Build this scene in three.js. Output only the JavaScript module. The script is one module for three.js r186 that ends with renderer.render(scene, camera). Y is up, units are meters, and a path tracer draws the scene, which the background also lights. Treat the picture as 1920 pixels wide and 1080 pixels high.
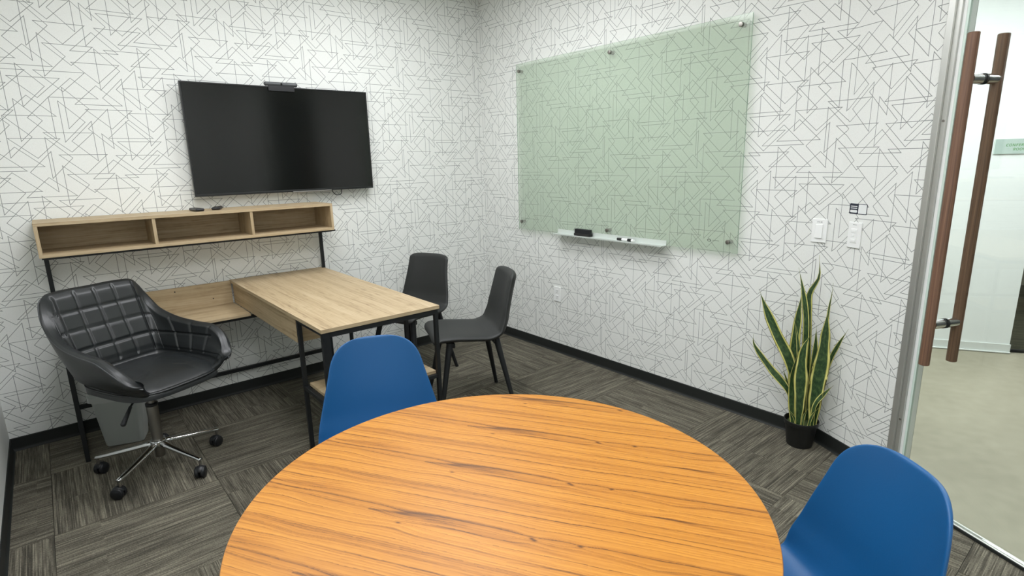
import * as THREE from 'three';
import { RoundedBoxGeometry } from 'three/addons/geometries/RoundedBoxGeometry.js';
import { mergeGeometries } from 'three/addons/utils/BufferGeometryUtils.js';
import { ImprovedNoise } from 'three/addons/math/ImprovedNoise.js';
import { RectAreaLightUniformsLib } from 'three/addons/lights/RectAreaLightUniformsLib.js';

// ---------------------------------------------------------------- camera, exposure, main lights
RectAreaLightUniformsLib.init();
const scene = new THREE.Scene();
scene.background = new THREE.Color(0x0b0c0c);
const camera = new THREE.PerspectiveCamera(2 * Math.atan(540 / 1042.45) * 180 / Math.PI, 16 / 9, 0.05, 60);
{
  const right = new THREE.Vector3(0.76461646, -0.02254568, 0.64409111);
  const up = new THREE.Vector3(0.16081681, 0.97444942, -0.15680011);
  const back = new THREE.Vector3(-0.62409905, 0.22347262, 0.74870579);
  camera.quaternion.setFromRotationMatrix(new THREE.Matrix4().makeBasis(right, up, back));
  camera.position.set(-2.888, 1.455, 3.8015);
}
const renderer = new THREE.WebGLRenderer({ antialias: true });
renderer.toneMapping = THREE.LinearToneMapping;
renderer.toneMappingExposure = 1.0;
renderer.shadowMap.enabled = true;

const CEIL = 2.7;
const tvTurn = 0;
const LIGHT = new THREE.Color(0.985, 0.995, 1.03);
// ceiling panels: [x, z, width (x), depth (z), intensity]
const ROOM_PANELS = [[-1.12, 1.25, 0.6, 1.2, 6.2], [-2.25, 1.5, 0.6, 1.2, 6.4], [-1.5, 3.4, 0.6, 1.2, 2.4], [-2.5, 3.4, 0.6, 1.2, 6.0]];
const HALL_PANELS = [[1.05, 1.9, 0.6, 1.2, 20], [1.25, 4.0, 0.6, 1.2, 18.5], [3.7, 3.3, 1.2, 0.6, 9]];
const panelLights = [];
for (const [x, z, w, d, i] of [...ROOM_PANELS, ...HALL_PANELS]) {
  const l = new THREE.RectAreaLight(LIGHT, i, w, d);
  l.name = 'panel_light'; l.position.set(x, CEIL - 0.03, z); l.rotation.x = -Math.PI / 2;
  scene.add(l); panelLights.push(l);
}

// ---------------------------------------------------------------- helpers
const V3 = (x, y, z) => new THREE.Vector3(x, y, z);
let seed = 7;
const rnd = () => { seed = (seed * 1664525 + 1013904223) >>> 0; return seed / 4294967296; };
const noise = new ImprovedNoise();
const fbm = (x, y, z = 0, o = 3) => { let s = 0, a = 1, t = 0; for (let k = 0; k < o; k++) { s += a * noise.noise(x, y, z + k * 7.3); t += a; a *= 0.5; x *= 2; y *= 2; } return s / t; };
const clamp = (v, a = 0, b = 1) => Math.min(b, Math.max(a, v));
const smooth = (a, b, v) => { const t = clamp((v - a) / (b - a)); return t * t * (3 - 2 * t); };
const taken = new Map();
const numbered = (n) => { const k = taken.get(n) ?? 0; taken.set(n, k + 1); return k ? n + '_' + String(k).padStart(3, '0') : n; };
function thing(name, label, category, [x, y, z] = [0, 0, 0], turn = 0, group) {
  const o = new THREE.Group(); o.name = numbered(name); o.position.set(x, y, z); o.rotation.y = turn;
  o.userData = { label, category }; if (group) o.userData.group = group;
  scene.add(o); return o;
}
function part(name, geo, mat, parent, label) {
  const m = new THREE.Mesh(Array.isArray(geo) ? mergeAll(geo) : geo, mat); m.name = name;
  m.castShadow = m.receiveShadow = true; if (label) m.userData.label = label;
  parent.add(m); return m;
}
function single(name, geo, mat, label, category, pos = [0, 0, 0], turn = 0, group) {
  const m = part(numbered(name), geo, mat, scene); m.position.set(...pos); m.rotation.y = turn;
  m.userData = { label, category }; if (group) m.userData.group = group; return m;
}
function struct(name, geo, mat, label) {
  const m = part(name, geo, mat, scene); m.userData = { kind: 'structure', label, category: 'room' }; return m;
}
function mergeAll(list) {
  const out = list.map((g) => { const h = g.index ? g.toNonIndexed() : g.clone(); for (const k of Object.keys(h.attributes)) if (!['position', 'normal', 'uv'].includes(k)) h.deleteAttribute(k); if (!h.attributes.uv) h.setAttribute('uv', new THREE.BufferAttribute(new Float32Array(h.attributes.position.count * 2), 2)); return h; });
  return mergeGeometries(out, false);
}
const at = (g, x, y, z, rx = 0, ry = 0, rz = 0) => { if (rx) g.rotateX(rx); if (ry) g.rotateY(ry); if (rz) g.rotateZ(rz); return g.translate(x, y, z); };
const box = (x0, x1, y0, y1, z0, z1) => new THREE.BoxGeometry(x1 - x0, y1 - y0, z1 - z0).translate((x0 + x1) / 2, (y0 + y1) / 2, (z0 + z1) / 2);
const rbox = (x0, x1, y0, y1, z0, z1, r = 0.002, s = 2) => new RoundedBoxGeometry(x1 - x0, y1 - y0, z1 - z0, s, Math.min(r, (x1 - x0) / 2.01, (y1 - y0) / 2.01, (z1 - z0) / 2.01)).translate((x0 + x1) / 2, (y0 + y1) / 2, (z0 + z1) / 2);
function rod(a, b, r0, r1 = r0, seg = 16) {
  const d = b.clone().sub(a), g = new THREE.CylinderGeometry(r1, r0, d.length(), seg);
  g.applyQuaternion(new THREE.Quaternion().setFromUnitVectors(V3(0, 1, 0), d.clone().normalize()));
  return g.translate((a.x + b.x) / 2, (a.y + b.y) / 2, (a.z + b.z) / 2);
}
const tube = (pts, r, seg = 40, rs = 8, closed = false) => new THREE.TubeGeometry(new THREE.CatmullRomCurve3(pts, closed), seg, r, rs, closed);
const lathe = (prof, seg = 40) => new THREE.LatheGeometry(prof.map(([r, y]) => new THREE.Vector2(r, y)), seg);
// uv in metres: grain along axis ax (0 x, 1 y, 2 z)
function grainUV(g, ax, scaleU = 1, scaleV = 1, ou = rnd() * 3, ov = rnd() * 3) {
  const p = g.attributes.position, n = g.attributes.normal, uv = new Float32Array(p.count * 2);
  for (let i = 0; i < p.count; i++) {
    const c = [p.getX(i), p.getY(i), p.getZ(i)], a = [Math.abs(n.getX(i)), Math.abs(n.getY(i)), Math.abs(n.getZ(i))];
    const na = a[0] > a[1] && a[0] > a[2] ? 0 : a[1] > a[2] ? 1 : 2;
    const ua = na === ax ? (ax + 1) % 3 : ax, va = [0, 1, 2].find((k) => k !== na && k !== ua);
    uv[2 * i] = c[ua] / scaleU + ou; uv[2 * i + 1] = c[va] / scaleV + ov;
  }
  g.setAttribute('uv', new THREE.BufferAttribute(uv, 2)); return g;
}
function uvBy(g, fn) {
  const p = g.attributes.position, uv = new Float32Array(p.count * 2);
  for (let i = 0; i < p.count; i++) { const [u, v] = fn(p.getX(i), p.getY(i), p.getZ(i)); uv[2 * i] = u; uv[2 * i + 1] = v; }
  g.setAttribute('uv', new THREE.BufferAttribute(uv, 2)); return g;
}
// prism over a convex polygon in x,z
function prism(poly, y0, y1, uvf = (x, z) => [x, z]) {
  const pos = [], uv = [], idx = [];
  const push = (x, y, z, u) => { pos.push(x, y, z); uv.push(...u); return pos.length / 3 - 1; };
  let area = 0; for (let i = 0; i < poly.length; i++) { const [a, b] = [poly[i], poly[(i + 1) % poly.length]]; area += a[0] * b[1] - b[0] * a[1]; }
  const P = area > 0 ? poly.slice().reverse() : poly;   // so that the top faces up
  const t = P.map(([x, z]) => push(x, y1, z, uvf(x, z))), b = P.map(([x, z]) => push(x, y0, z, uvf(x, z)));
  for (let i = 1; i < P.length - 1; i++) { idx.push(t[0], t[i], t[i + 1]); idx.push(b[0], b[i + 1], b[i]); }
  for (let i = 0; i < P.length; i++) {
    const j = (i + 1) % P.length, [x0, z0] = P[i], [x1, z1] = P[j];
    const a = push(x0, y1, z0, uvf(x0, z0)), c = push(x1, y1, z1, uvf(x1, z1)), d = push(x1, y0, z1, uvf(x1, z1)), e = push(x0, y0, z0, uvf(x0, z0));
    idx.push(a, e, d, a, d, c);
  }
  const g = new THREE.BufferGeometry();
  g.setAttribute('position', new THREE.Float32BufferAttribute(pos, 3)); g.setAttribute('uv', new THREE.Float32BufferAttribute(uv, 2)); g.setIndex(idx);
  const h = g.toNonIndexed(); h.computeVertexNormals(); return h;
}
function clip(poly, a, b) {   // keep the side of line a->b where cross >= 0
  const side = ([x, z]) => (b[0] - a[0]) * (z - a[1]) - (b[1] - a[1]) * (x - a[0]), out = [];
  for (let i = 0; i < poly.length; i++) {
    const p = poly[i], q = poly[(i + 1) % poly.length], sp = side(p), sq = side(q);
    if (sp >= 0) out.push(p);
    if (sp * sq < 0) { const t = sp / (sp - sq); out.push([p[0] + t * (q[0] - p[0]), p[1] + t * (q[1] - p[1])]); }
  }
  return out;
}
// closed padded sheet: profile (list of [z, y] from seat front to top of back), widths, cupping, thickness
function sheet({ profile, half, cup, thick, n = 64, m = 28, front = 0.05, top = 0.08, pf = 2.6, pt = 2.6, edge = 6, relief }) {
  const curve = new THREE.CatmullRomCurve3(profile.map(([z, y]) => V3(0, y, z)), false, 'centripetal');
  const L = curve.getLength(), rows = [];
  for (let i = 0; i <= n; i++) {
    const s = 0.5 - 0.5 * Math.cos(Math.PI * (0.002 + 0.996 * i / n));
    const c = curve.getPointAt(s), t = curve.getTangentAt(s), N = V3(0, -t.z, t.y); // seat: up, back: forward
    if (N.y < 0 && Math.abs(t.z) > Math.abs(t.y)) N.negate();
    const ef = clamp(1 - s * L / front), et = clamp(1 - (1 - s) * L / top);
    const hw = half(s) * Math.pow(Math.max(0, 1 - Math.pow(ef, pf)), 1 / pf) * Math.pow(Math.max(0, 1 - Math.pow(et, pt)), 1 / pt) + 1e-4;
    const eL = Math.max(clamp(1 - s * L / (thick * 0.8)), clamp(1 - (1 - s) * L / (thick * 0.8)));
    const row = [];
    for (let k = 0; k < 2 * m; k++) {
      const topSide = k < m, w = topSide ? k / m : (2 * m - k) / m, v = Math.sin((w - 0.5) * Math.PI);
      const th = thick * 0.5 * Math.sqrt(Math.max(0, 1 - Math.pow(Math.abs(v), edge))) * Math.sqrt(Math.max(0, 1 - eL * eL));
      let off = cup(s) * v * v * (hw / half(s)) ** 2 + (topSide ? th : -th);
      if (relief && topSide) off += relief(s, v * hw, s * L) * (1 - Math.pow(Math.abs(v), 10));
      row.push(V3(v * hw, c.y + N.y * off, c.z + N.z * off));
    }
    rows.push(row);
  }
  return loft(rows);
}
function loft(rows, closedLoop = true, capEnds = true) {
  const pos = [], uv = [], idx = [], m = rows[0].length;
  rows.forEach((r, i) => r.forEach((p, k) => { pos.push(p.x, p.y, p.z); uv.push(k / m, i / (rows.length - 1)); }));
  const q = closedLoop ? m : m - 1;
  for (let i = 0; i < rows.length - 1; i++) for (let k = 0; k < q; k++) {
    const a = i * m + k, b = i * m + (k + 1) % m, c = a + m, d = b + m;
    idx.push(a, b, d, a, d, c);
  }
  if (capEnds) for (const [i, flip] of [[0, true], [rows.length - 1, false]]) {
    const c = rows[i].reduce((s, p) => s.add(p), V3(0, 0, 0)).divideScalar(m); pos.push(c.x, c.y, c.z); uv.push(0.5, 0.5); const o = pos.length / 3 - 1;
    for (let k = 0; k < q; k++) { const a = i * m + k, b = i * m + (k + 1) % m; if (flip) idx.push(o, b, a); else idx.push(o, a, b); }
  }
  const g = new THREE.BufferGeometry();
  g.setAttribute('position', new THREE.Float32BufferAttribute(pos, 3)); g.setAttribute('uv', new THREE.Float32BufferAttribute(uv, 2)); g.setIndex(idx); g.computeVertexNormals();
  return g;
}

// ---------------------------------------------------------------- textures
const sRGB = (v) => (v <= 0.0031308 ? 12.92 * v : 1.055 * Math.pow(v, 1 / 2.4) - 0.055);
function dataTex(w, h, fn, color = true) {
  const d = new Uint8Array(w * h * 4);
  for (let y = 0; y < h; y++) for (let x = 0; x < w; x++) { const c = fn(x / w, y / h), i = 4 * (y * w + x); d[i] = clamp(c[0], 0, 255); d[i + 1] = clamp(c[1], 0, 255); d[i + 2] = clamp(c[2], 0, 255); d[i + 3] = 255; }
  const t = new THREE.DataTexture(d, w, h); t.wrapS = t.wrapT = THREE.RepeatWrapping; t.magFilter = THREE.LinearFilter; t.minFilter = THREE.LinearMipmapLinearFilter; t.generateMipmaps = true;
  if (color) t.colorSpace = THREE.SRGBColorSpace; t.needsUpdate = true; return t;
}
function canvasTex(w, h, draw) {
  const c = document.createElement('canvas'); c.width = w; c.height = h; draw(c.getContext('2d'), w, h);
  const t = new THREE.CanvasTexture(c); t.wrapS = t.wrapT = THREE.RepeatWrapping; t.colorSpace = THREE.SRGBColorSpace; t.anisotropy = 8; return t;
}
const mix = (a, b, t) => [a[0] + (b[0] - a[0]) * t, a[1] + (b[1] - a[1]) * t, a[2] + (b[2] - a[2]) * t];

// wallpaper: outlined triangles, all of one size, in a tile of 0.686 x 0.648 m
const PX = 0.68583, PY = 0.64846, HH = 0.1030, HG = 0.0984;
const TRI = {"D":[[0.2622,0.4385],[0.154,0.4044],[0.4197,0.4882],[0.5691,0.5601],[0.0214,0.4359],[0.6258,0.3715],[0.4449,0.2556],[0.6337,0.242],[0.2519,0.1355],[0.1087,0.1056],[0.2984,0.0235],[0.5613,0.0908],[0.5432,0.0175],[0.3172,0.5706]],"L":[[0.0327,0.3385],[0.1976,0.2072],[0.591,0.3642],[0.5239,0.3168],[0.4377,0.1571],[0.3578,0.0931],[0.1649,0.5861]],"R":[[0.0924,0.3619],[0.0572,0.1936],[0.2323,0.1907],[0.2586,0.2592],[0.4244,0.4599],[0.6184,0.4827],[0.6127,0.1699],[0.0037,0.1129],[0.2002,0.5139],[0.1517,0.0072],[0.3935,0.0289],[0.5105,0.0938]],"U":[[0.1361,0.4595],[0.3017,0.3111],[0.4053,0.2797],[0.6813,0.4883],[0.1112,0.2171],[0.5253,0.1088],[0.4251,0.5444],[0.026,0.6134],[0.638,0.5931]]};
const wallpaperTex = canvasTex(2048, 1936, (g, w, h) => {
  g.fillStyle = '#e3e5e1'; g.fillRect(0, 0, w, h);
  for (let i = 0; i < 26000; i++) { const v = rnd(); g.fillStyle = v < 0.5 ? 'rgba(205,208,203,0.25)' : 'rgba(240,242,239,0.3)'; g.fillRect(rnd() * w, rnd() * h, 3 + rnd() * 5, 3 + rnd() * 5); }
  g.strokeStyle = '#868a88'; g.lineWidth = 0.0025 / PX * w; g.lineJoin = 'miter';
  const vs = { D: [[-HH, 0], [HH, 0], [0, -HG]], U: [[-HH, 0], [HH, 0], [0, HG]], R: [[0, HH], [0, -HH], [HG, 0]], L: [[0, HH], [0, -HH], [-HG, 0]] };
  for (const k of Object.keys(TRI)) for (const [x, y] of TRI[k]) for (const ox of [-PX, 0, PX]) for (const oy of [-PY, 0, PY]) {
    g.beginPath(); vs[k].forEach(([a, b], i) => { const px = (x + ox + a) / PX * w, py = h - (y + oy + b) / PY * h; i ? g.lineTo(px, py) : g.moveTo(px, py); }); g.closePath(); g.stroke();
  }
});

// carpet: loop yarn rows along u, tile 0.613 m
const yarn = Array.from({ length: 180 }, () => [rnd(), rnd()]);
const carpetTex = (variant) => dataTex(768, 768, (u, v) => {
  const r = v * 180, k = Math.floor(r) % 180, f = r - Math.floor(r), [a, b] = yarn[(k + variant * 53) % 180];
  const band = fbm(u * 2.2 + variant * 9, k * 0.09, 3.1 + variant, 3), streak = noise.noise(u * 6 + b * 40, a * 57.3, variant * 3.7 + b * 31), loop = noise.noise(u * 150, k * 1.3, 9);
  let t = 0.36 + 0.34 * (a - 0.5) + 0.30 * band + 0.34 * streak + 0.22 * loop;
  t -= 0.16 * Math.pow(Math.abs(f - 0.5) * 2, 3);
  return mix([54, 51, 42], [172, 166, 147], clamp(t));
});
const carpetBump = dataTex(768, 768, (u, v) => { const r = v * 180, f = r - Math.floor(r); const h = 128 + 70 * (1 - Math.pow(Math.abs(f - 0.5) * 2, 2)) + 60 * noise.noise(u * 190, Math.floor(r) * 1.7, 2); return [h, h, h]; }, false);

// veneer of the round table: p along the grain, q across; leaves of 0.205 m repeat with a slip
function veneer(p, q) {
  const leaf = Math.floor(q / 0.205 + 100), ql = q - (leaf - 100) * 0.205, pl = p - (leaf - 100) * 0.026;
  // distance field whose level lines are the growth lines; cathedral tongues where it bulges along the grain
  let f = ql + 0.012 * noise.noise(pl * 1.7 + 3, ql * 5, 1.1) + 0.004 * noise.noise(pl * 6, ql * 22, 4.4) + 0.0012 * noise.noise(pl * 26, ql * 60, 2.4);
  const kn = (a, b, ra, rb, h) => { const x = (pl - a) / ra, y = (ql - b) / rb; return h * Math.exp(-x * x - y * y) * clamp(y * 1.6, -1, 1); };
  f += kn(-0.15, 0.068, 0.05, 0.03, 0.016) + kn(0.125, 0.095, 0.035, 0.02, 0.010) + kn(0.03, 0.055, 0.03, 0.016, 0.007) + kn(-0.30, 0.165, 0.06, 0.025, 0.010) + kn(0.36, 0.06, 0.05, 0.03, 0.012) + kn(0.22, 0.10, 0.022, 0.012, 0.006) + kn(-0.45, 0.1, 0.07, 0.04, 0.016);
  const lines = (fr, seedZ, sharp) => { const g = f * fr + 0.9 * noise.noise(seedZ, f * fr * 0.23, 3.3), i = Math.floor(g), c = g - i, hsh = 0.5 + 0.5 * Math.sin(i * 12.9898 + seedZ * 78.2) * Math.cos(i * 4.1 + seedZ); return Math.pow(c, sharp) * hsh * clamp(0.75 + 0.8 * noise.noise(pl * 2.3 + i * 3.7, seedZ, i * 0.37)); };
  const wide = 0.5 + 0.5 * noise.noise(0.7 + pl * 0.35, f * 26, 2.9);
  let t = 0.06 + 0.32 * wide + 0.72 * lines(150, 1.7, 3) + 0.5 * lines(67, 5.3, 4) + 0.65 * lines(24, 8.1, 8);
  const tongue = (a, b, len, wid, h) => { const x = (pl - a) / len, y = (ql - b - 0.010 * Math.sin((pl - a) * 9)) / (wid * clamp(0.15 + x, 0, 1)); return x < 0 || x > 1.4 ? 0 : h * Math.exp(-y * y * 2) * (1 - smooth(0.35, 1.4, x)) * (0.7 + 0.5 * noise.noise(pl * 14, ql * 120, 5)); };
  t += tongue(-0.235, 0.085, 0.20, 0.018, 0.62) + tongue(-0.16, 0.066, 0.40, 0.008, 0.5) + tongue(-0.52, 0.12, 0.2, 0.02, 0.5) + tongue(0.1, 0.02, 0.45, 0.008, 0.4);
  t += 0.10 * noise.noise(pl * 12, ql * 200, 3.3) + 0.09 * noise.noise(pl * 40, ql * 520, 1.3);
  const pin = (a, b) => Math.exp(-((pl - a) ** 2) / 0.00003 - ((ql - b) ** 2) / 0.000008);
  return clamp(t + 0.6 * (pin(0.125, 0.095) + pin(0.132, 0.092) + pin(0.22, 0.1) + pin(-0.15, 0.062)));
}
const tableTex = dataTex(1536, 1536, (u, v) => {
  const t = veneer((u - 0.5) * 1.2, (v - 0.5) * 1.2);
  return t < 0.5 ? mix([200, 140, 54], [164, 105, 33], t * 2) : mix([164, 105, 33], [84, 51, 19], (t - 0.5) * 2);
});
// pale oak laminate of the desk: one repeat is 1.2 m along the grain, 0.6 m across
const per = (f, u, v, pu, pv) => f(u, v) * (1 - u) * (1 - v) + f(u - 1, v) * u * (1 - v) + f(u, v - 1) * (1 - u) * v + f(u - 1, v - 1) * u * v;
const oakTex = dataTex(1024, 512, (u, v) => {
  const F = (a, b) => {
    const wq = b * 0.6 + 0.012 * noise.noise(a * 3, b * 6, 2.2);
    const band = noise.noise(a * 0.9, wq * 19, 4.1), streak = noise.noise(a * 4, wq * 130, 1.2), cross = noise.noise(a * 60, wq * 40, 7.7);
    const tick = Math.pow(clamp(noise.noise(a * 14 + 5, wq * 120, 9.2) * 1.8), 2);
    return 0.42 + 0.42 * band + 0.40 * streak + 0.08 * cross + 0.3 * tick;
  };
  const t = clamp(per(F, u, v));
  return t < 0.5 ? mix([196, 179, 149], [172, 152, 119], t * 2) : mix([172, 152, 119], [122, 103, 77], (t - 0.5) * 2);
});
const handleTex = dataTex(64, 1024, (u, v) => { const t = clamp(0.45 + 0.5 * noise.noise(u * 22, v * 3, 1) + 0.35 * noise.noise(u * 60, v * 9, 5)); return mix([136, 102, 80], [82, 59, 46], t); });
const concreteTex = dataTex(1024, 1024, (u, v) => {
  const F = (a, b) => 0.5 + 0.55 * fbm(a * 4, b * 4, 3, 4) + 0.22 * noise.noise(a * 40, b * 40, 2) + 0.25 * Math.pow(clamp(1 - Math.abs(noise.noise(a * 2.2, b * 3, 9)) * 9), 2) * 0.5;
  return mix([120, 116, 97], [162, 157, 138], clamp(per(F, u, v)));
});
const grainBump = dataTex(256, 256, () => { const h = 90 + 110 * rnd(); return [h, h, h]; }, false);
const leatherBump = dataTex(512, 512, (u, v) => { const F = (a, b) => { const n1 = noise.noise(a * 60, b * 60, 1), n2 = noise.noise(a * 130, b * 130, 4); return 128 + 90 * (0.6 * Math.abs(n1) + 0.4 * n2); }; const h = per(F, u, v); return [h, h, h]; }, false);
const leafTex = dataTex(128, 512, (u, v) => {
  const e = Math.abs(u - 0.5) * 2, wob = 0.05 * noise.noise(v * 9, u > 0.5 ? 3 : 8, 1);
  const band = noise.noise(u * 5, v * 42, 2) + 0.6 * noise.noise(u * 14, v * 90, 6);
  const green = mix([26, 54, 27], [92, 116, 64], clamp(0.35 + 0.55 * band)), yel = mix([226, 221, 138], [200, 194, 104], clamp(0.5 + noise.noise(v * 16, u * 9, 4)));
  return mix(green, yel, smooth(0.60, 0.72, e + wob));
});

// ---------------------------------------------------------------- materials
const std = (o) => new THREE.MeshStandardMaterial(o), phy = (o) => new THREE.MeshPhysicalMaterial(o);
const hex = (s) => new THREE.Color(s);
const tx = (t, r) => { const c = t.clone(); c.repeat.set(...r); c.needsUpdate = true; return c; };
const M = {
  paper: std({ map: wallpaperTex, roughness: 0.86 }),
  paint: std({ color: hex('#dfe2de'), roughness: 0.9 }),
  hallPaint: std({ color: hex('#e6ebe9'), roughness: 0.85 }),
  ceiling: std({ color: hex('#eceeea'), roughness: 0.95 }),
  rubber: std({ color: hex('#171b19'), roughness: 0.62 }),
  whiteBase: std({ color: hex('#d7dcd8'), roughness: 0.6 }),
  carpet: [0, 1, 2].map((k) => std({ map: carpetTex(k), bumpMap: carpetBump, bumpScale: 0.002, roughness: 0.97 })),
  slab: std({ color: hex('#4a4843'), roughness: 0.95 }),
  concrete: std({ map: concreteTex, roughness: 0.55 }),
  officeCarpet: std({ color: hex('#b4bca2'), map: tx(carpetTex(1), [1, 1]), roughness: 0.97 }),
  veneer: phy({ map: tableTex, roughness: 0.4, specularIntensity: 0.8 }),
  edgeBand: std({ color: hex('#a8713a'), roughness: 0.5 }),
  oak: std({ map: oakTex, roughness: 0.55 }),
  blackSteel: std({ color: hex('#1d2022'), roughness: 0.45, metalness: 0.25 }),
  blue: phy({ color: hex('#034f84'), roughness: 0.44, bumpMap: tx(grainBump, [3, 3]), bumpScale: 0.0002 }),
  leatherette: std({ color: hex('#272928'), roughness: 0.6, bumpMap: tx(leatherBump, [4, 4]), bumpScale: 0.0006 }),
  leather: phy({ color: hex('#202324'), roughness: 0.36, bumpMap: tx(leatherBump, [5, 3]), bumpScale: 0.0005 }),
  piping: std({ color: hex('#45484a'), roughness: 0.4 }),
  chrome: std({ color: hex('#d9dbdc'), roughness: 0.1, metalness: 1 }),
  steel: std({ color: hex('#8d8a84'), roughness: 0.35, metalness: 0.9 }),
  blackPlastic: std({ color: hex('#15171a'), roughness: 0.42 }),
  screen: phy({ color: hex('#0a0c0b'), roughness: 0.12, specularIntensity: 1 }),
  bezel: std({ color: hex('#121415'), roughness: 0.35 }),
  whitePlastic: std({ color: hex('#eceeec'), roughness: 0.4 }),
  board: phy({ color: hex('#e4ece2'), roughness: 0.1, transmission: 0.77, thickness: 0, ior: 1.5, specularIntensity: 0.6 }),
  boardClear: phy({ color: hex('#f7faf7'), specularIntensity: 0.2, roughness: 0, transmission: 1, thickness: 0, ior: 1.5 }),
  boardEdge: phy({ color: hex('#9db8a4'), roughness: 0.25, transmission: 0.4, thickness: 0 }),
  alu: std({ color: hex('#c6c7c2'), roughness: 0.38, metalness: 0.75 }),
  trayAlu: std({ color: hex('#d2d9d4'), roughness: 0.45, metalness: 0.3 }),
  glass: phy({ color: hex('#f9fcfa'), roughness: 0.0, transmission: 1, thickness: 0, ior: 1.5 }),
  glassEdge: std({ color: hex('#cfe0d6'), roughness: 0.25 }),
  handleWood: std({ map: handleTex, roughness: 0.5 }),
  pot: std({ color: hex('#111312'), roughness: 0.5 }),
  soil: std({ color: hex('#3c4a26'), roughness: 1 }),
  leaf: phy({ map: leafTex, roughness: 0.5, side: THREE.DoubleSide }),
  bin: phy({ color: hex('#c9ceca'), roughness: 0.55, transmission: 0.45, thickness: 0 }),
  liner: phy({ color: hex('#dde0dd'), roughness: 0.5, transmission: 0.5, thickness: 0, side: THREE.DoubleSide }),
  dark: std({ color: hex('#101211'), roughness: 0.6 }),
  panelGlow: std({ color: hex('#ffffff'), emissive: LIGHT, emissiveIntensity: 5, roughness: 0.6 }),
  panelFrame: std({ color: hex('#e8e8e6'), roughness: 0.5 }),
  felt: std({ color: hex('#232220'), roughness: 0.95 }),
};

// ---------------------------------------------------------------- room shell
const XL = -3.215, ZB = 2.764, DX = -0.43, DZ = 0.903, T = 0.12, ZR = 4.57;
const angled = { pos: [0, 0, ZB], turn: Math.atan2(-DZ, DX) };          // local x runs along the angled wall, local z points into the room
const ROOM = [[XL, 0], [0, 0], [0, ZB], [DX * 2, ZR], [XL, ZR]];
const paperUV = (u0, v0) => (u, y) => [(u - u0) / PX, (y - v0) / PY];
function angledGroup(o) { o.position.set(...angled.pos); o.rotation.y = angled.turn; return o; }

{
  const f = struct('floor', prism([[XL - T, -T], [T, -T], [0.02, ZB], [DX * 2 + 0.02, ZR], [DX * 2, ZR + T], [XL - T, ZR + T]], -0.12, -0.007), M.slab, 'floor of dark grey striped carpet tiles');
  f.userData.category = 'floor';
  const s = 0.613, X0 = -3.063, Z0 = 0.437;
  for (let i = -1; i <= 5; i++) for (let j = -1; j <= 6; j++) {
    const x = X0 + i * s, z = Z0 + j * s, g = 0.0008;
    let poly = [[x + g, z + g], [x + s - g, z + g], [x + s - g, z + s - g], [x + g, z + s - g]];
    for (let k = 0; k < ROOM.length && poly.length > 2; k++) poly = clip(poly, ROOM[k], ROOM[(k + 1) % ROOM.length]);
    if (poly.length < 3) continue;
    const alongZ = ((i + j) % 2 + 2) % 2 === 0, ou = rnd(), ov = rnd();
    part('carpet_tile', prism(poly, -0.007, 0.0006 * rnd(), (px, pz) => alongZ ? [(pz - z) / s + ou, (px - x) / s + ov] : [(px - x) / s + ou, (pz - z) / s + ov]), M.carpet[(i * 7 + j * 3 + 30) % 3], f);
  }
}
struct('wall_back', uvBy(box(XL - T, T, 0, CEIL, -T, 0), (x, y) => paperUV(-2.9682, 1.5132)(x, y)), M.paper, 'white wallpapered wall with thin outlined triangles behind the desk').userData.category = 'wall';
struct('wall_right', uvBy(box(0, T, 0, CEIL, 0, ZB), (x, y, z) => paperUV(0.4668, 0.2572)(z, y)), M.paper, 'white wallpapered wall behind the glass board').userData.category = 'wall';
angledGroup(struct('wall_angled', uvBy(box(0, 0.42, 0, CEIL, -T, 0), (x, y) => paperUV(0.4690, 0.2572)(ZB + x, y)), M.paper, 'short angled wallpapered wall beside the glass door')).userData.category = 'wall';
struct('wall_left', box(XL - T, XL, 0, CEIL, 0, ZR), M.paint, 'plain white wall at the left edge').userData.category = 'wall';
struct('wall_rear', box(XL - T, DX * 2 + T, 0, CEIL, ZR, ZR + T), M.paint, 'plain wall behind the camera').userData.category = 'wall';
angledGroup(struct('wall_door', [box(1.36, 2.02, 0, CEIL, -T, 0), box(0.42, 1.36, 2.5, CEIL, -T, 0)], M.paint, 'plain wall around the far side of the glass door')).userData.category = 'wall';
struct('ceiling', prism([[XL - T, -T], [T, -T], [T, ZB], [DX * 2 + T, ZR + T], [XL - T, ZR + T]], CEIL, CEIL + 0.1), M.ceiling, 'flat white ceiling').userData.category = 'ceiling';
// rubber base with a small toe
const BH = 0.074;
const cove = (len) => { const s = new THREE.Shape(); s.moveTo(0, 0.001); s.lineTo(0.014, 0.001); s.quadraticCurveTo(0.006, 0.004, 0.005, 0.016); s.lineTo(0.005, BH - 0.003); s.lineTo(0.003, BH); s.lineTo(0, BH); s.closePath(); return new THREE.ExtrudeGeometry(s, { depth: len, bevelEnabled: false, curveSegments: 5 }); };
const base = (name, len, pos, turn, label) => { const m = struct(name, cove(len), M.rubber, label); m.userData.category = 'baseboard'; m.position.set(...pos); m.rotation.y = turn; return m; };
base('baseboard_back', -XL, [0, 0, 0], -Math.PI / 2, 'black rubber base along the wall behind the desk');
base('baseboard_right', ZB, [0, 0, ZB], Math.PI, 'black rubber base along the glass board wall');
base('baseboard_angled', 0.42, [DX * 0.42, 0, ZB + DZ * 0.42], Math.PI + Math.atan2(DX, DZ), 'black rubber base along the short angled wall');
base('baseboard_left', ZR, [XL, 0, 0], 0, 'black rubber base along the plain left wall');

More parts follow.
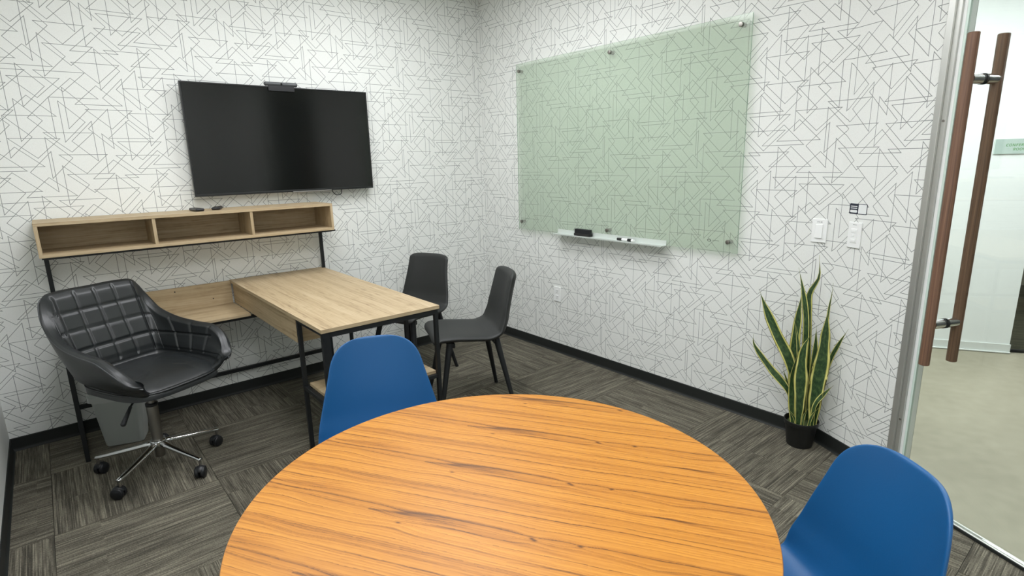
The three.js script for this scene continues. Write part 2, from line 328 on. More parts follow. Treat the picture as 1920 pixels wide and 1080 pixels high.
// ---------------------------------------------------------------- glass door in the angled wall
{
  const j = angledGroup(new THREE.Group()); j.name = 'trim_1'; j.userData = { kind: 'structure', label: 'brushed aluminium door jamb at the end of the wallpaper', category: 'door frame' }; scene.add(j);
  part('jamb_face', rbox(0.42, 0.446, 0, 2.5, -0.07, 0.016, 0.002), M.alu, j);
  part('jamb_step', rbox(0.446, 0.465, 0, 2.5, -0.07, 0.006, 0.0015), M.alu, j);
  part('seal', rbox(0.465, 0.478, 0, 2.5, -0.05, -0.003, 0.001), M.whitePlastic, j);
  part('strike_screw', [0.33, 1.565, 2.2].map((y) => at(new THREE.CylinderGeometry(0.005, 0.005, 0.002, 12), 0.456, y, 0.007, Math.PI / 2)), M.steel, j);
  const k = angledGroup(new THREE.Group()); k.name = 'trim_2'; k.userData = { kind: 'structure', label: 'aluminium jamb on the far side of the glass door', category: 'door frame' }; scene.add(k);
  part('jamb_face', rbox(1.31, 1.36, 0, 2.5, -0.07, 0.016, 0.002), M.alu, k);
  part('head_rail', rbox(0.465, 1.31, 2.45, 2.5, -0.05, 0.016, 0.002), M.alu, k);

  const d = angledGroup(new THREE.Group()); d.name = 'door_1'; d.userData = { kind: 'structure', label: 'frameless glass door with a pair of round wooden pull bars', category: 'door' }; scene.add(d);
  part('glass_pane', box(0.494, 1.3, 0.016, 2.44, -0.005, 0.005), M.glass, d);
  part('glass_edge', rbox(0.484, 0.494, 0.016, 2.44, -0.005, 0.005, 0.0015), M.glassEdge, d, 'pale green polished edge of the pane');
  part('bottom_rail', [rbox(0.484, 1.3, 0.001, 0.016, -0.012, -0.004, 0.001), rbox(0.484, 1.3, 0.001, 0.01, -0.004, 0.014, 0.001)], M.alu, d);
  part('bottom_seal', rbox(0.484, 1.3, 0.001, 0.014, 0.014, 0.02, 0.001), M.rubber, d);
  for (const z of [0.07, -0.07]) {
    const b = part('pull_bar', at(new THREE.CylinderGeometry(0.0185, 0.0185, 1.222, 32), 0.571, 1.241, z), M.handleWood, d, 'dark reddish brown wooden bar');
    part('bar_end', [at(new THREE.CylinderGeometry(0.0165, 0.0185, 0.002, 32), 0.571, 1.853, z), at(new THREE.CylinderGeometry(0.0185, 0.0165, 0.002, 32), 0.571, 0.629, z)], M.handleWood, b);
  }
  for (const y of [1.701, 0.792]) for (const z of [1, -1]) {
    const p = part('standoff', at(new THREE.CylinderGeometry(0.0185, 0.0185, 0.05, 24), 0.571, y, z * 0.034, Math.PI / 2), M.chrome, d);
    part('gasket', at(new THREE.CylinderGeometry(0.0195, 0.0195, 0.005, 24), 0.571, y, z * 0.0072, Math.PI / 2), M.rubber, p, 'black gasket against the glass');
  }
}

// ---------------------------------------------------------------- corridor beyond the glass
const HA = [2.119, 2.754], HW = [0.496, 0.868], hallTurn = Math.atan2(-HW[1], HW[0]);   // local x along the corridor wall, local z towards the room
const hall = (o) => { o.position.set(HA[0], 0, HA[1]); o.rotation.y = hallTurn; return o; };
{
  const P = (pts) => { const s = new THREE.Shape(pts.map(([x, z]) => new THREE.Vector2(x, -z))); return s; };
  const flat = (pts, y0, y1) => { const g = new THREE.ExtrudeGeometry(P(pts), { depth: y1 - y0, bevelEnabled: false }); g.rotateX(-Math.PI / 2); g.translate(0, y0, 0); return uvBy(g, (x, y, z) => [x / 2.4, z / 2.4]); };
  struct('floor_corridor', flat([[0.02, -1.2], [0.02, ZB], [DX * 2 + 0.02, ZR], [DX * 2, 9], [7, 9], [7, -1.2]], -0.12, -0.003), M.concrete, 'polished beige concrete corridor floor beyond the glass door').userData.category = 'floor';
  struct('ceiling_corridor', flat([[T, -1.2], [T, ZB], [DX * 2 + T, ZR + T], [DX * 2, 9], [7, 9], [7, -1.2]], CEIL, CEIL + 0.1), M.ceiling, 'white corridor ceiling').userData.category = 'ceiling';
  hall(struct('wall_corridor', [box(-4.6, 0.476, 0, CEIL, -T, 0), box(1.75, 5.5, 0, CEIL, -T, 0), box(0.476, 1.75, 2.3, CEIL, -T, 0)], M.hallPaint, 'plain white corridor wall seen through the glass door')).userData.category = 'wall';
  const b = hall(struct('baseboard_corridor', [rbox(-4.6, 0.482, 0, 0.066, 0, 0.008, 0.002), rbox(-4.6, 0.482, 0, 0.01, 0.008, 0.02, 0.003)], M.whiteBase, 'pale grey base along the corridor wall')); b.userData.category = 'baseboard';
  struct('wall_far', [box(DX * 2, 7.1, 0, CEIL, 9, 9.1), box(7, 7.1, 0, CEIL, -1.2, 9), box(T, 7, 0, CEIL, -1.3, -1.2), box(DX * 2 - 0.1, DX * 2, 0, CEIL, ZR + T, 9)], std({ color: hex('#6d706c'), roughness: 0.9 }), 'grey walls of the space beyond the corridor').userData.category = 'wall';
  const o = hall(struct('floor_office', uvBy(box(0.482, 3.4, -0.003, 0.004, -2.6, -T + 0.07), (x, y, z) => [x / 0.6, z / 0.6]), M.officeCarpet, 'dark green grey carpet in the room beyond the corridor')); o.userData.category = 'floor';
  hall(struct('trim_3', rbox(0.482, 1.75, 0.0, 0.018, -0.052, -0.03, 0.001), M.dark, 'dark threshold strip of the opening beyond the corridor')).userData.category = 'trim';

  const sign = thing('room_sign', 'pale glass sign with green lettering on the corridor wall', 'sign'); hall(sign);
  const signTex = canvasTex(1024, 360, (g, w, h) => {
    g.fillStyle = '#adbfb7'; g.fillRect(0, 0, w, h); g.fillStyle = '#4f8a48'; g.textAlign = 'center'; g.textBaseline = 'middle';
    g.font = 'bold 92px sans-serif'; g.setTransform(1, 0, -0.16, 1, 0, 0); g.fillText('CONFERENCE', w / 2 + 26, 148); g.fillText('ROOM', w / 2 + 38, 252);
  });
  part('plate', rbox(0.188, 0.468, 1.422, 1.523, 0.004, 0.010, 0.001), M.glassEdge, sign);
  part('lettering', uvBy(new THREE.PlaneGeometry(0.282, 0.097).translate(0.331, 1.4725, 0.0107), (x, y) => [(x - 0.19) / 0.282, (y - 1.424) / 0.097]), std({ map: signTex, roughness: 0.4 }), sign, 'green words CONFERENCE ROOM');
  for (const x of [0.21, 0.45]) part('spacer', at(new THREE.CylinderGeometry(0.006, 0.006, 0.004, 12), x, 1.4725, 0.002, Math.PI / 2), M.steel, sign);
}

// ---------------------------------------------------------------- ceiling lights
ROOM_PANELS.concat(HALL_PANELS).forEach(([x, z, w, d], i) => {
  const where = ['over the glass board side of the room', 'over the desk chair side of the room', 'over the round table', 'near the plain left wall', 'in the corridor near the closed end', 'in the corridor outside the glass door', 'in the room beyond the corridor opening'][i];
  const t = thing('ceiling_light', 'flat white ceiling light panel ' + where, 'ceiling light', [x, CEIL, z], 0, 'ceiling light panels');
  part('frame', [box(-w / 2 - 0.02, w / 2 + 0.02, -0.016, 0, -d / 2 - 0.02, -d / 2), box(-w / 2 - 0.02, w / 2 + 0.02, -0.016, 0, d / 2, d / 2 + 0.02), box(-w / 2 - 0.02, -w / 2, -0.016, 0, -d / 2, d / 2), box(w / 2, w / 2 + 0.02, -0.016, 0, -d / 2, d / 2)], M.panelFrame, t);
  part('diffuser', box(-w / 2, w / 2, -0.010, -0.002, -d / 2, d / 2), M.panelGlow, t);
});

// ---------------------------------------------------------------- desk with hutch and return table
const oak = (x0, x1, y0, y1, z0, z1, ax) => grainUV(rbox(x0, x1, y0, y1, z0, z1, 0.0012), ax, 1.2, 0.6);
const barY = (x, z, y0, y1, w = 0.02, d = 0.02) => rbox(x - w / 2, x + w / 2, y0, y1, z - d / 2, z + d / 2, 0.002);
{
  const t = thing('l_shaped_desk', 'light oak L-shaped desk with open shelf hutch and black steel frame', 'desk');
  const xa = -2.935, xb = -1.452, y0 = 1.042, y1 = 1.212, za = 0.006, zf = 0.29, th = 0.016;
  part('hutch_top', oak(xa, xb, y1 - th, y1, za, zf, 0), M.oak, t);
  part('hutch_bottom', oak(xa, xb, y0, y0 + th, za, zf, 0), M.oak, t);
  part('hutch_back', oak(xa + th, xb - th, y0 + th, y1 - th, za, za + 0.008, 0), M.oak, t);
  for (const x of [xa, xb - th]) part('hutch_side', oak(x, x + th, y0 + th, y1 - th, za, zf, 1), M.oak, t);
  for (const k of [1, 2]) { const x = xa + (xb - xa) * k / 3 - th / 2; part('hutch_divider', oak(x, x + th, y0 + th, y1 - th, za + 0.008, zf - 0.004, 1), M.oak, t); }
  part('back_panel', oak(-2.9, -2.05, 0.611, 0.757, 0.008, 0.024, 0), M.oak, t);
  part('low_worktop', oak(-2.9, -2.042, 0.595, 0.611, 0.008, 0.375, 0), M.oak, t);
  for (const [x, y] of [[-2.36, 0.735], [-2.16, 0.66]]) part('cable_hole', at(new THREE.CylinderGeometry(0.004, 0.004, 0.002, 12), x, y, 0.0245, Math.PI / 2), M.dark, t);
  part('tabletop', oak(-2.052, -1.448, 0.742, 0.76, 0.004, 1.505, 2), M.oak, t);
  part('apron_panel', oak(-2.042, -2.026, 0.615, 0.742, 0.03, 1.15, 2), M.oak, t);
  part('apron_panel', oak(-1.476, -1.46, 0.615, 0.742, 0.05, 1.15, 2), M.oak, t);
  part('apron_panel', oak(-2.026, -1.476, 0.615, 0.742, 1.134, 1.15, 0), M.oak, t);
  part('lower_shelf', oak(-2.018, -1.472, 0.398, 0.414, 1.19, 1.478, 0), M.oak, t);
  // steel
  for (const x of [-2.912, -1.452]) {
    part('post', barY(x, 0.036, 0, y0), M.blackSteel, t);
    part('leg', barY(x, 0.405, 0, 0.595), M.blackSteel, t);
    for (const y of [0.575, 0.004]) part('side_rail', rbox(x - 0.01, x + 0.01, y, y + 0.019, 0.046, 0.395, 0.002), M.blackSteel, t);
    part('hutch_bracket', rbox(x - 0.014, x + 0.014, y0 - 0.01, y0, 0.03, 0.27, 0.001), M.blackSteel, t);
  }
  part('hutch_rail', rbox(-2.902, -1.462, y0 - 0.012, y0, 0.255, 0.27, 0.001), M.blackSteel, t);
  part('crossbar', rbox(-2.902, -1.462, 0.158, 0.182, 0.026, 0.046, 0.002), M.blackSteel, t);
  part('worktop_rail', rbox(-2.902, -1.462, 0.577, 0.595, 0.34, 0.358, 0.002), M.blackSteel, t);
  part('leg', barY(-2.032, 1.168, 0, 0.742), M.blackSteel, t);
  part('leg', barY(-2.028, 1.486, 0, 0.742, 0.036, 0.022), M.blackSteel, t);
  part('leg', barY(-1.462, 1.486, 0, 0.742), M.blackSteel, t);
  part('leg', barY(-1.462, 1.178, 0, 0.742), M.blackSteel, t);
  for (const a of [[-2.01, -1.472, 0.716, 0.742, 1.476, 1.496], [-2.042, -2.022, 0.722, 0.742, 1.178, 1.475], [-1.472, -1.452, 0.722, 0.742, 1.188, 1.476]]) part('table_rail', rbox(...a, 0.002), M.blackSteel, t);
  for (const a of [[-2.01, -1.472, 0.378, 0.398, 1.476, 1.496], [-2.022, -1.472, 0.378, 0.398, 1.168, 1.188], [-2.042, -2.022, 0.378, 0.398, 1.178, 1.475], [-1.472, -1.452, 0.378, 0.398, 1.188, 1.476]]) part('shelf_rail', rbox(...a, 0.002), M.blackSteel, t);
}
// remotes on the hutch
for (const [x, z, turn, label] of [[-2.205, 0.16, 0.1, 'small black remote control on the hutch, left of the two'], [-2.092, 0.14, -0.35, 'small black remote control on the hutch, right of the two']]) {
  const r = thing('remote_control', label, 'remote control', [x, 1.212, z], turn, 'remotes on the hutch');
  part('case', new RoundedBoxGeometry(0.046, 0.016, 0.13, 4, 0.007).translate(0, 0.009, 0), M.blackPlastic, r);
  part('key', [-0.04, -0.02, 0, 0.02, 0.04].map((k) => at(new THREE.CylinderGeometry(0.005, 0.005, 0.002, 12), 0, 0.0175, k)), M.steel, r);
}

// ---------------------------------------------------------------- television and camera bar
{
  const t = thing('television', 'black flat television mounted on the wall above the hutch', 'television', [-1.6175, 1.287, 0.0], tvTurn);
  part('wall_mount', [rbox(-0.2, 0.2, 0.2, 0.45, 0.001, 0.024, 0.003)], M.blackSteel, t);
  part('casing', [rbox(-0.563, 0.563, 0.004, 0.645, 0.05, 0.066, 0.004), rbox(-0.38, 0.38, 0.03, 0.45, 0.024, 0.052, 0.012)], M.bezel, t);
  part('bezel', [rbox(-0.568, 0.568, 0.641, 0.649, 0.052, 0.075, 0.002), rbox(-0.568, 0.568, 0, 0.014, 0.052, 0.075, 0.002), rbox(-0.568, -0.56, 0.012, 0.642, 0.052, 0.075, 0.002), rbox(0.56, 0.568, 0.012, 0.642, 0.052, 0.075, 0.002)], M.bezel, t);
  part('screen', box(-0.5605, 0.5605, 0.0135, 0.6415, 0.06, 0.0725), M.screen, t);
  part('sensor_bar', rbox(0.0, 0.26, -0.006, 0.004, 0.058, 0.076, 0.002), M.steel, t);
  part('cable', tube([V3(0.27, 0.02, 0.045), V3(0.275, -0.01, 0.05), V3(0.3, -0.035, 0.052), V3(0.335, -0.028, 0.05), V3(0.34, 0.02, 0.045)], 0.003), M.blackPlastic, t);
  const c = thing('camera_bar', 'small black conference camera bar sitting on top of the television', 'webcam', [-1.622, 1.936, 0.06], tvTurn);
  part('head', at(new THREE.CapsuleGeometry(0.0125, 0.18, 8, 16), 0, 0.014, 0.014, 0, 0, Math.PI / 2), M.piping, c);
  part('clip', rbox(-0.08, 0.08, -0.028, 0.004, 0.017, 0.022, 0.002), M.blackPlastic, c);
  part('lens', at(new THREE.CylinderGeometry(0.006, 0.006, 0.004, 16), 0, 0.014, 0.0265, Math.PI / 2), M.screen, c);
}

// ---------------------------------------------------------------- glass board on the right wall
{
  const t = thing('glass_board', 'pale green frosted glass writing board on the right wall', 'whiteboard');
  part('pane', box(-0.033, -0.027, 0.932, 2.146, 0.482, 2.294), [M.boardClear, M.board, M.boardEdge, M.boardEdge, M.boardEdge, M.boardEdge], t);
  for (const [z, y] of [[0.514, 2.094], [1.378, 2.096], [2.236, 2.099], [0.516, 0.99], [1.379, 0.988], [2.239, 0.991]]) {
    const s = part('standoff', at(new THREE.CylinderGeometry(0.0115, 0.0115, 0.027, 24), -0.0135, y, z, 0, 0, Math.PI / 2), M.steel, t);
    part('cap', at(lathe([[0, 0], [0.012, 0], [0.012, 0.008], [0.0108, 0.01], [0, 0.01]], 24), -0.033, y, z, 0, 0, Math.PI / 2), M.steel, s);
  }
  part('maker_mark', [at(new THREE.TorusGeometry(0.008, 0.0012, 6, 20).scale(1.3, 0.8, 1), -0.0336, 0.992, 2.125, 0, Math.PI / 2), box(-0.0342, -0.0332, 0.9912, 0.9926, 2.145, 2.185)], M.dark, t, 'tiny dark maker mark');
  const tr = thing('marker_tray', 'narrow pale metal marker tray under the glass board', 'tray', [0, 0.932, 1.382]);
  part('ledge', rbox(-0.088, -0.034, -0.002, 0.003, -0.463, 0.463, 0.001), M.trayAlu, tr);
  part('front_lip', rbox(-0.0905, -0.088, -0.003, 0.006, -0.463, 0.463, 0.0008), M.trayAlu, tr);
  part('back_flange', rbox(-0.037, -0.0335, -0.004, 0.03, -0.463, 0.463, 0.0008), M.trayAlu, tr);
  for (const z of [-0.3, 0.3]) part('arm', box(-0.034, 0, -0.004, 0.0, z - 0.02, z + 0.02), M.trayAlu, tr);
  const e = thing('board_eraser', 'black felt board eraser on the marker tray', 'eraser', [-0.06, 0.9355, 1.188]);
  part('grip', new RoundedBoxGeometry(0.026, 0.034, 0.145, 4, 0.006).translate(0, 0.031, 0), M.blackPlastic, e);
  part('felt_pad', rbox(-0.017, 0.017, 0, 0.018, -0.072, 0.072, 0.002), M.felt, e);
  const mk = thing('dry_erase_marker', 'white dry erase marker with black cap on the marker tray', 'marker', [-0.064, 0.9445, 1.562]);
  part('barrel', at(new THREE.CylinderGeometry(0.0088, 0.0088, 0.098, 20), 0, 0, 0.014, Math.PI / 2), M.whitePlastic, mk);
  part('cap', at(new THREE.CylinderGeometry(0.0092, 0.0086, 0.038, 20), 0, 0, -0.05, Math.PI / 2), M.blackPlastic, mk);
  part('print', at(new THREE.CylinderGeometry(0.009, 0.009, 0.03, 20, 1, true), 0, 0, 0.03, Math.PI / 2), M.dark, mk, 'dark printed band');
}

// ---------------------------------------------------------------- switches, sticker, outlet
const label2 = (lines) => canvasTex(256, 96, (g, w, h) => { g.fillStyle = '#eceeec'; g.fillRect(0, 0, w, h); g.fillStyle = '#5a5d5c'; g.textAlign = 'center'; g.textBaseline = 'middle'; g.font = 'bold 64px sans-serif'; g.fillText(lines, w / 2, h / 2 + 2); });
{
  // local frame: x to the right on the wall, z out of the wall
  const s1 = thing('light_switch', 'white wide paddle light switch on the wallpaper above the plant, left of the two', 'light switch', [0, 1.0875, 2.6925], -Math.PI / 2, 'wall switches');
  part('plate', new RoundedBoxGeometry(0.071, 0.115, 0.008, 3, 0.003).translate(0, 0, 0.004), M.whitePlastic, s1);
  part('paddle', at(new RoundedBoxGeometry(0.034, 0.067, 0.008, 3, 0.002), 0, -0.002, 0.0095, -0.06), M.whitePlastic, s1);
  part('print', new THREE.PlaneGeometry(0.03, 0.010).translate(0, 0.043, 0.0083), std({ map: label2('LTG-4B'), roughness: 0.5 }), s1, 'small grey lettering');
  const s2 = thing('light_switch', 'white narrow slotted light switch on the angled wall below the dark sticker', 'light switch', [DX * 0.1135, 1.0855, ZB + DZ * 0.1135], angled.turn, 'wall switches');
  part('plate', new RoundedBoxGeometry(0.071, 0.118, 0.008, 3, 0.003).translate(0, 0, 0.004), M.whitePlastic, s2);
  part('insert', rbox(-0.017, 0.017, -0.036, 0.03, 0.006, 0.0105, 0.002), M.whitePlastic, s2);
  part('button', [rbox(-0.012, 0.012, 0.012, 0.024, 0.009, 0.0125, 0.001), rbox(-0.005, 0.005, -0.005, 0.005, 0.009, 0.0135, 0.001), rbox(-0.012, 0.012, -0.03, -0.018, 0.009, 0.0125, 0.001)], M.whitePlastic, s2);
  part('print', new THREE.PlaneGeometry(0.028, 0.009).translate(0, 0.048, 0.0083), std({ map: label2('BTN-4'), roughness: 0.5 }), s2, 'small grey lettering');
  const st = thing('wall_sticker', 'small dark navy rectangular sticker with white panel above the narrow switch', 'sticker', [DX * 0.1145, 1.2045, ZB + DZ * 0.1145], angled.turn);
  const stex = canvasTex(512, 256, (g, w, h) => {
    g.fillStyle = '#1d2233'; g.fillRect(0, 0, w, h); g.fillStyle = '#e4e7e6';
    g.beginPath(); g.roundRect(262, 14, 236, 228, 18); g.fill(); g.beginPath(); g.roundRect(22, 158, 212, 66, 30); g.fill();
    g.fillRect(34, 58, 190, 22); g.fillRect(34, 104, 190, 22);
  });
  const sh = new THREE.Shape(); { const a = 0.047, b = 0.0235, r = 0.005; sh.moveTo(-a + r, -b); sh.lineTo(a - r, -b); sh.quadraticCurveTo(a, -b, a, -b + r); sh.lineTo(a, b - r); sh.quadraticCurveTo(a, b, a - r, b); sh.lineTo(-a + r, b); sh.quadraticCurveTo(-a, b, -a, b - r); sh.lineTo(-a, -b + r); sh.quadraticCurveTo(-a, -b, -a + r, -b); }
  part('vinyl', uvBy(new THREE.ExtrudeGeometry(sh, { depth: 0.0012, bevelEnabled: false }), (x, y) => [(x + 0.047) / 0.094, (y + 0.0235) / 0.047]), std({ map: stex, roughness: 0.5 }), st);
  const o = thing('wall_outlet', 'white double wall outlet low on the right wall below the glass board', 'outlet', [0, 0.462, 0.8765], -Math.PI / 2);
  part('plate', new RoundedBoxGeometry(0.072, 0.116, 0.007, 3, 0.003).translate(0, 0, 0.0035), M.whitePlastic, o);
  for (const y of [0.022, -0.022]) {
    const r = part('receptacle', rbox(-0.0165, 0.0165, y - 0.015, y + 0.015, 0.004, 0.009, 0.004), M.whitePlastic, o);
    part('slot', [box(-0.008, -0.0055, y - 0.001, y + 0.008, 0.0088, 0.0094), box(0.0055, 0.008, y - 0.001, y + 0.008, 0.0088, 0.0094), at(new THREE.CylinderGeometry(0.0028, 0.0028, 0.0008, 12), 0, y - 0.008, 0.0091, Math.PI / 2)], M.dark, r);
  }
}

// ---------------------------------------------------------------- quilted office chair
function officeChair(label, pos, turn) {
  const t = thing('office_chair', label, 'office chair', pos, turn);
  // star base, column
  for (let k = 0; k < 5; k++) {
    const a = THREE.MathUtils.degToRad(36 + 72 * k) + turn, c = Math.cos(a), s = Math.sin(a);
    // angles are given in the room's frame, so take the chair's turn out again
    const dir = V3(c, 0, s).applyAxisAngle(V3(0, 1, 0), -turn);
    const e = dir.clone().multiplyScalar(0.272), yA = 0.132, yB = 0.09, side = V3(-dir.z, 0, dir.x), rows = [];
    for (let i = 0; i <= 8; i++) {
      const f = i / 8, p = dir.clone().multiplyScalar(0.03 + 0.25 * f), w = 0.019 - 0.007 * f, h = 0.011 - 0.004 * f, y = yA + (yB - yA) * Math.pow(f, 0.8);
      rows.push([[-1, -0.6], [-0.8, 0.5], [-0.35, 1], [0.35, 1], [0.8, 0.5], [1, -0.6], [0.6, -1], [-0.6, -1]].map(([u, v]) => p.clone().addScaledVector(side, u * w).add(V3(0, y + v * h, 0))));
    }
    part('base_arm', loft(rows), M.chrome, t);
    const cas = part('caster', [rod(e.clone().setY(0.058), e.clone().setY(0.088), 0.0065, 0.0065, 12)], M.steel, t);
    const wob = 0.9 + k * 1.7, wd = V3(Math.cos(wob), 0, Math.sin(wob)), o = V3(-wd.z, 0, wd.x).multiplyScalar(0.012).add(e);
    part('wheel', [1, -1].map((q) => { const g = lathe([[0.004, -0.010], [0.024, -0.010], [0.0275, -0.006], [0.028, 0.004], [0.024, 0.009], [0.01, 0.011], [0, 0.011]], 28); if (q < 0) g.rotateX(Math.PI); g.applyQuaternion(new THREE.Quaternion().setFromUnitVectors(V3(0, 1, 0), wd)); return g.translate(o.x + wd.x * 0.0135 * q, 0.0282, o.z + wd.z * 0.0135 * q); }), M.blackPlastic, cas);
    part('hood', at(new THREE.SphereGeometry(0.0265, 20, 10, 0, Math.PI * 2, 0, Math.PI / 2.2), o.x, 0.0345, o.z), M.blackPlastic, cas);
  }
  part('hub', lathe([[0, 0.115], [0.03, 0.115], [0.036, 0.122], [0.036, 0.142], [0.031, 0.149], [0, 0.149]], 32), M.chrome, t);
  part('column', lathe([[0, 0.06], [0.021, 0.06], [0.024, 0.12], [0.0255, 0.30], [0.0255, 0.33], [0.022, 0.336], [0.0145, 0.337], [0.0145, 0.47], [0, 0.47]], 28), M.steel, t);
  part('column_collar', lathe([[0.0145, 0.328], [0.027, 0.328], [0.027, 0.342], [0.0145, 0.342]], 28), M.blackPlastic, t);
  part('mechanism', rbox(-0.1, 0.1, 0.435, 0.462, -0.1, 0.11, 0.008), M.blackSteel, t);
  const lv = part('lever', rod(V3(-0.06, 0.45, 0.06), V3(-0.155, 0.40, 0.10), 0.0045), M.blackSteel, t);
  part('grip', [rod(V3(-0.15, 0.402, 0.098), V3(-0.205, 0.345, 0.12), 0.007, 0.0115, 14), at(new THREE.SphereGeometry(0.0115, 14, 10), -0.205, 0.345, 0.12)], M.blackPlastic, lv);

  // wrap-around bucket: plan curve by phi (0 = middle of the back), height by k
  const sp = (v, n) => Math.sign(v) * Math.pow(Math.abs(v), 2 / n);
  const RIM = [[0, 0.907, -0.335], [0.12, 0.907, -0.333], [0.2, 0.896, -0.322], [0.23, 0.83, -0.295], [0.247, 0.752, -0.23], [0.262, 0.706, -0.12], [0.274, 0.686, 0.03], [0.279, 0.676, 0.16], [0.268, 0.634, 0.235], [0.24, 0.578, 0.285], [0.205, 0.548, 0.31]];
  const FOOT = [[0, -0.2], [0.12, -0.2], [0.185, -0.188], [0.21, -0.155], [0.221, -0.1], [0.227, -0.03], [0.23, 0.06], [0.229, 0.15], [0.224, 0.21], [0.212, 0.262], [0.192, 0.292]];
  const PHI = 10, both = (l) => new THREE.CatmullRomCurve3([...l.slice(1).reverse().map(([x, y, z]) => V3(-x, y, z)), ...l.map(([x, y, z]) => V3(x, y, z))]);
  const rimC = both(RIM), footC = both(FOOT.map(([x, z]) => [x, 0.535, z]));
  const plan = (p) => footC.getPoint(clamp((p + PHI) / (2 * PHI))), rimAt = (p) => rimC.getPoint(clamp((p + PHI) / (2 * PHI)));
  const topH = (p) => rimAt(p).y - 0.535;
  const surf = (p, k) => {
    const b = plan(p), r = rimAt(p), e = 0.05, tg = plan(Math.min(PHI, p + e)).sub(plan(Math.max(-PHI, p - e))).normalize(), out = V3(tg.z, 0, -tg.x);
    if (out.dot(b.clone().add(V3(0, 0, -0.05))) < 0) out.negate();
    const kk = Math.max(0, k), dn = Math.max(0, -k), rise = 0.35 * kk + 0.65 * Math.pow(kk, 1.35);
    b.x += (r.x - b.x) * rise; b.z += (r.z - b.z) * rise;
    b.addScaledVector(out, 0.012 * Math.sin(Math.PI * kk) - 0.10 * dn * dn - 0.02 * dn);
    b.y = 0.535 + (r.y - 0.535) * kk - 0.085 * dn; return [b, out];
  };
  const cols = 400, rows = [], rim = [];
  const groove = (x, w) => Math.exp(-(x * x) / (w * w));
  for (let i = 0; i <= cols; i++) {
    const p = -PHI + 2 * PHI * i / cols, ring = [], endT = Math.sqrt(clamp(1 - Math.pow(clamp((Math.abs(p) - (PHI - 0.6)) / 0.6), 2)));
    const nK = 84, a = Math.abs(p), back = a < 3.2 ? 1 : 0;
    const P = [], O = [];
    for (let q = 0; q <= nK; q++) { const k = -0.9 + 1.9 * q / nK; const [b, o] = surf(p, k); P.push(b); O.push(o); }
    const th = (q) => { const k = -0.9 + 1.9 * q / nK; return (0.019 + 0.009 * smooth(-0.3, 0.3, k)) * Math.sqrt(clamp(1 - Math.pow(clamp((k - 0.86) / 0.14), 2))) * (0.25 + 0.75 * endT); };
    const nrm = P.map((b, q) => { const d = P[Math.min(nK, q + 1)].clone().sub(P[Math.max(0, q - 1)]).normalize(); const o = O[q]; return o.clone().addScaledVector(d, -o.dot(d)).normalize(); });
    for (let q = 0; q <= nK; q++) {   // inside, upwards
      const k = -0.9 + 1.9 * q / nK, hgt = topH(p) * Math.max(0, k);
      let g = 0;
      const xb = plan(p).x;
      if (back > 0.5) { for (const c of [-0.176, -0.088, 0, 0.088, 0.176]) g += groove(xb - c, 0.0042); for (const hh of [0.085, 0.175, 0.265]) g += groove(hgt - hh, 0.0042) * (hh < 0.1 ? 1.5 : 1); }
      else { for (const c of [3.2, 4.9, 5.9, 6.9]) g += groove((a - c) * 0.09, 0.0045); g += groove(hgt - 0.085, 0.0045) * (a < 7.2 ? 0.9 : 0); }
      const puff = 0.003;
      ring.push(P[q].clone().addScaledVector(nrm[q], -(th(q) + (k > 0.05 && k < 0.93 ? puff : 0) - 0.0085 * Math.min(1.3, g) * (k > 0.02 && k < 0.95 ? 1 : 0))));
    }
    for (let q = nK; q >= 0; q--) ring.push(P[q].clone().addScaledVector(nrm[q], th(q) * 0.55 + 0.0005));
    rows.push(ring);
    if (i % 4 === 0) rim.push(P[nK].clone().addScaledVector(nrm[nK], 0.010).add(V3(0, -0.010, 0)));
  }
  const bucket = part('bucket_back', loft(rows), M.leather, t, 'square quilted black leather back with wrap-around arms');
  part('piping', tube(rim, 0.0032, 200, 8), M.piping, bucket);
  // seat pad
  const seat = [];
  for (let i = 0; i <= 30; i++) {
    const f = i / 30, ring = [];
    for (let k = 0; k < 64; k++) {
      const a = k / 64 * Math.PI * 2, x = sp(Math.cos(a), 3.6), z = sp(Math.sin(a), 3.6);
      const r = f < 0.5 ? Math.sin(f * Math.PI) : 1, y = 0.455 + 0.02 * (1 - Math.cos(Math.min(0.5, f) * Math.PI)) * 0.5;
      if (f <= 0.5) ring.push(V3(x * 0.225 * r * (0.9 + 0.1 * r), y, 0.055 + z * 0.245 * r));
      else { const g = (f - 0.5) * 2, rr = Math.cos(g * Math.PI / 2 * 0.999), X = x * 0.225 * rr, Z = 0.055 + z * 0.245 * rr;
        let Y = 0.475 + 0.072 * Math.pow(Math.sin(g * Math.PI / 2), 0.42);
        Y -= 0.012 * smooth(0.0, 0.26, Z) + 0.012 * smooth(0.2, 0.3, Z);
        Y -= 0.004 * (groove(Math.abs(X) - 0.09, 0.005) + groove(Z - 0.14, 0.005)); ring.push(V3(X, Y, Z)); }
    }
    seat.push(ring);
  }
  part('seat_cushion', loft(seat.map((r) => r.slice().reverse())), M.leather, t);
  // outer pan under the seat, joined to the bucket
  const pan = [];
  for (let i = 0; i <= 12; i++) { const f = i / 12, r = 0.45 + 0.55 * Math.sin(f * Math.PI / 2), ring = []; for (let k = 0; k < 48; k++) { const a = -k / 48 * Math.PI * 2; ring.push(V3(sp(Math.cos(a), 3.4) * 0.228 * r, 0.448 + 0.05 * f * f, 0.05 + sp(Math.sin(a), 3.4) * 0.25 * r)); } pan.push(ring); }
  part('seat_pan', loft(pan), M.leather, t);
  return t;
}
const swivel = officeChair('black quilted leather swivel chair on chrome star base in front of desk', [-2.63, 0, 0.72], Math.atan2(0.43, 0.90));
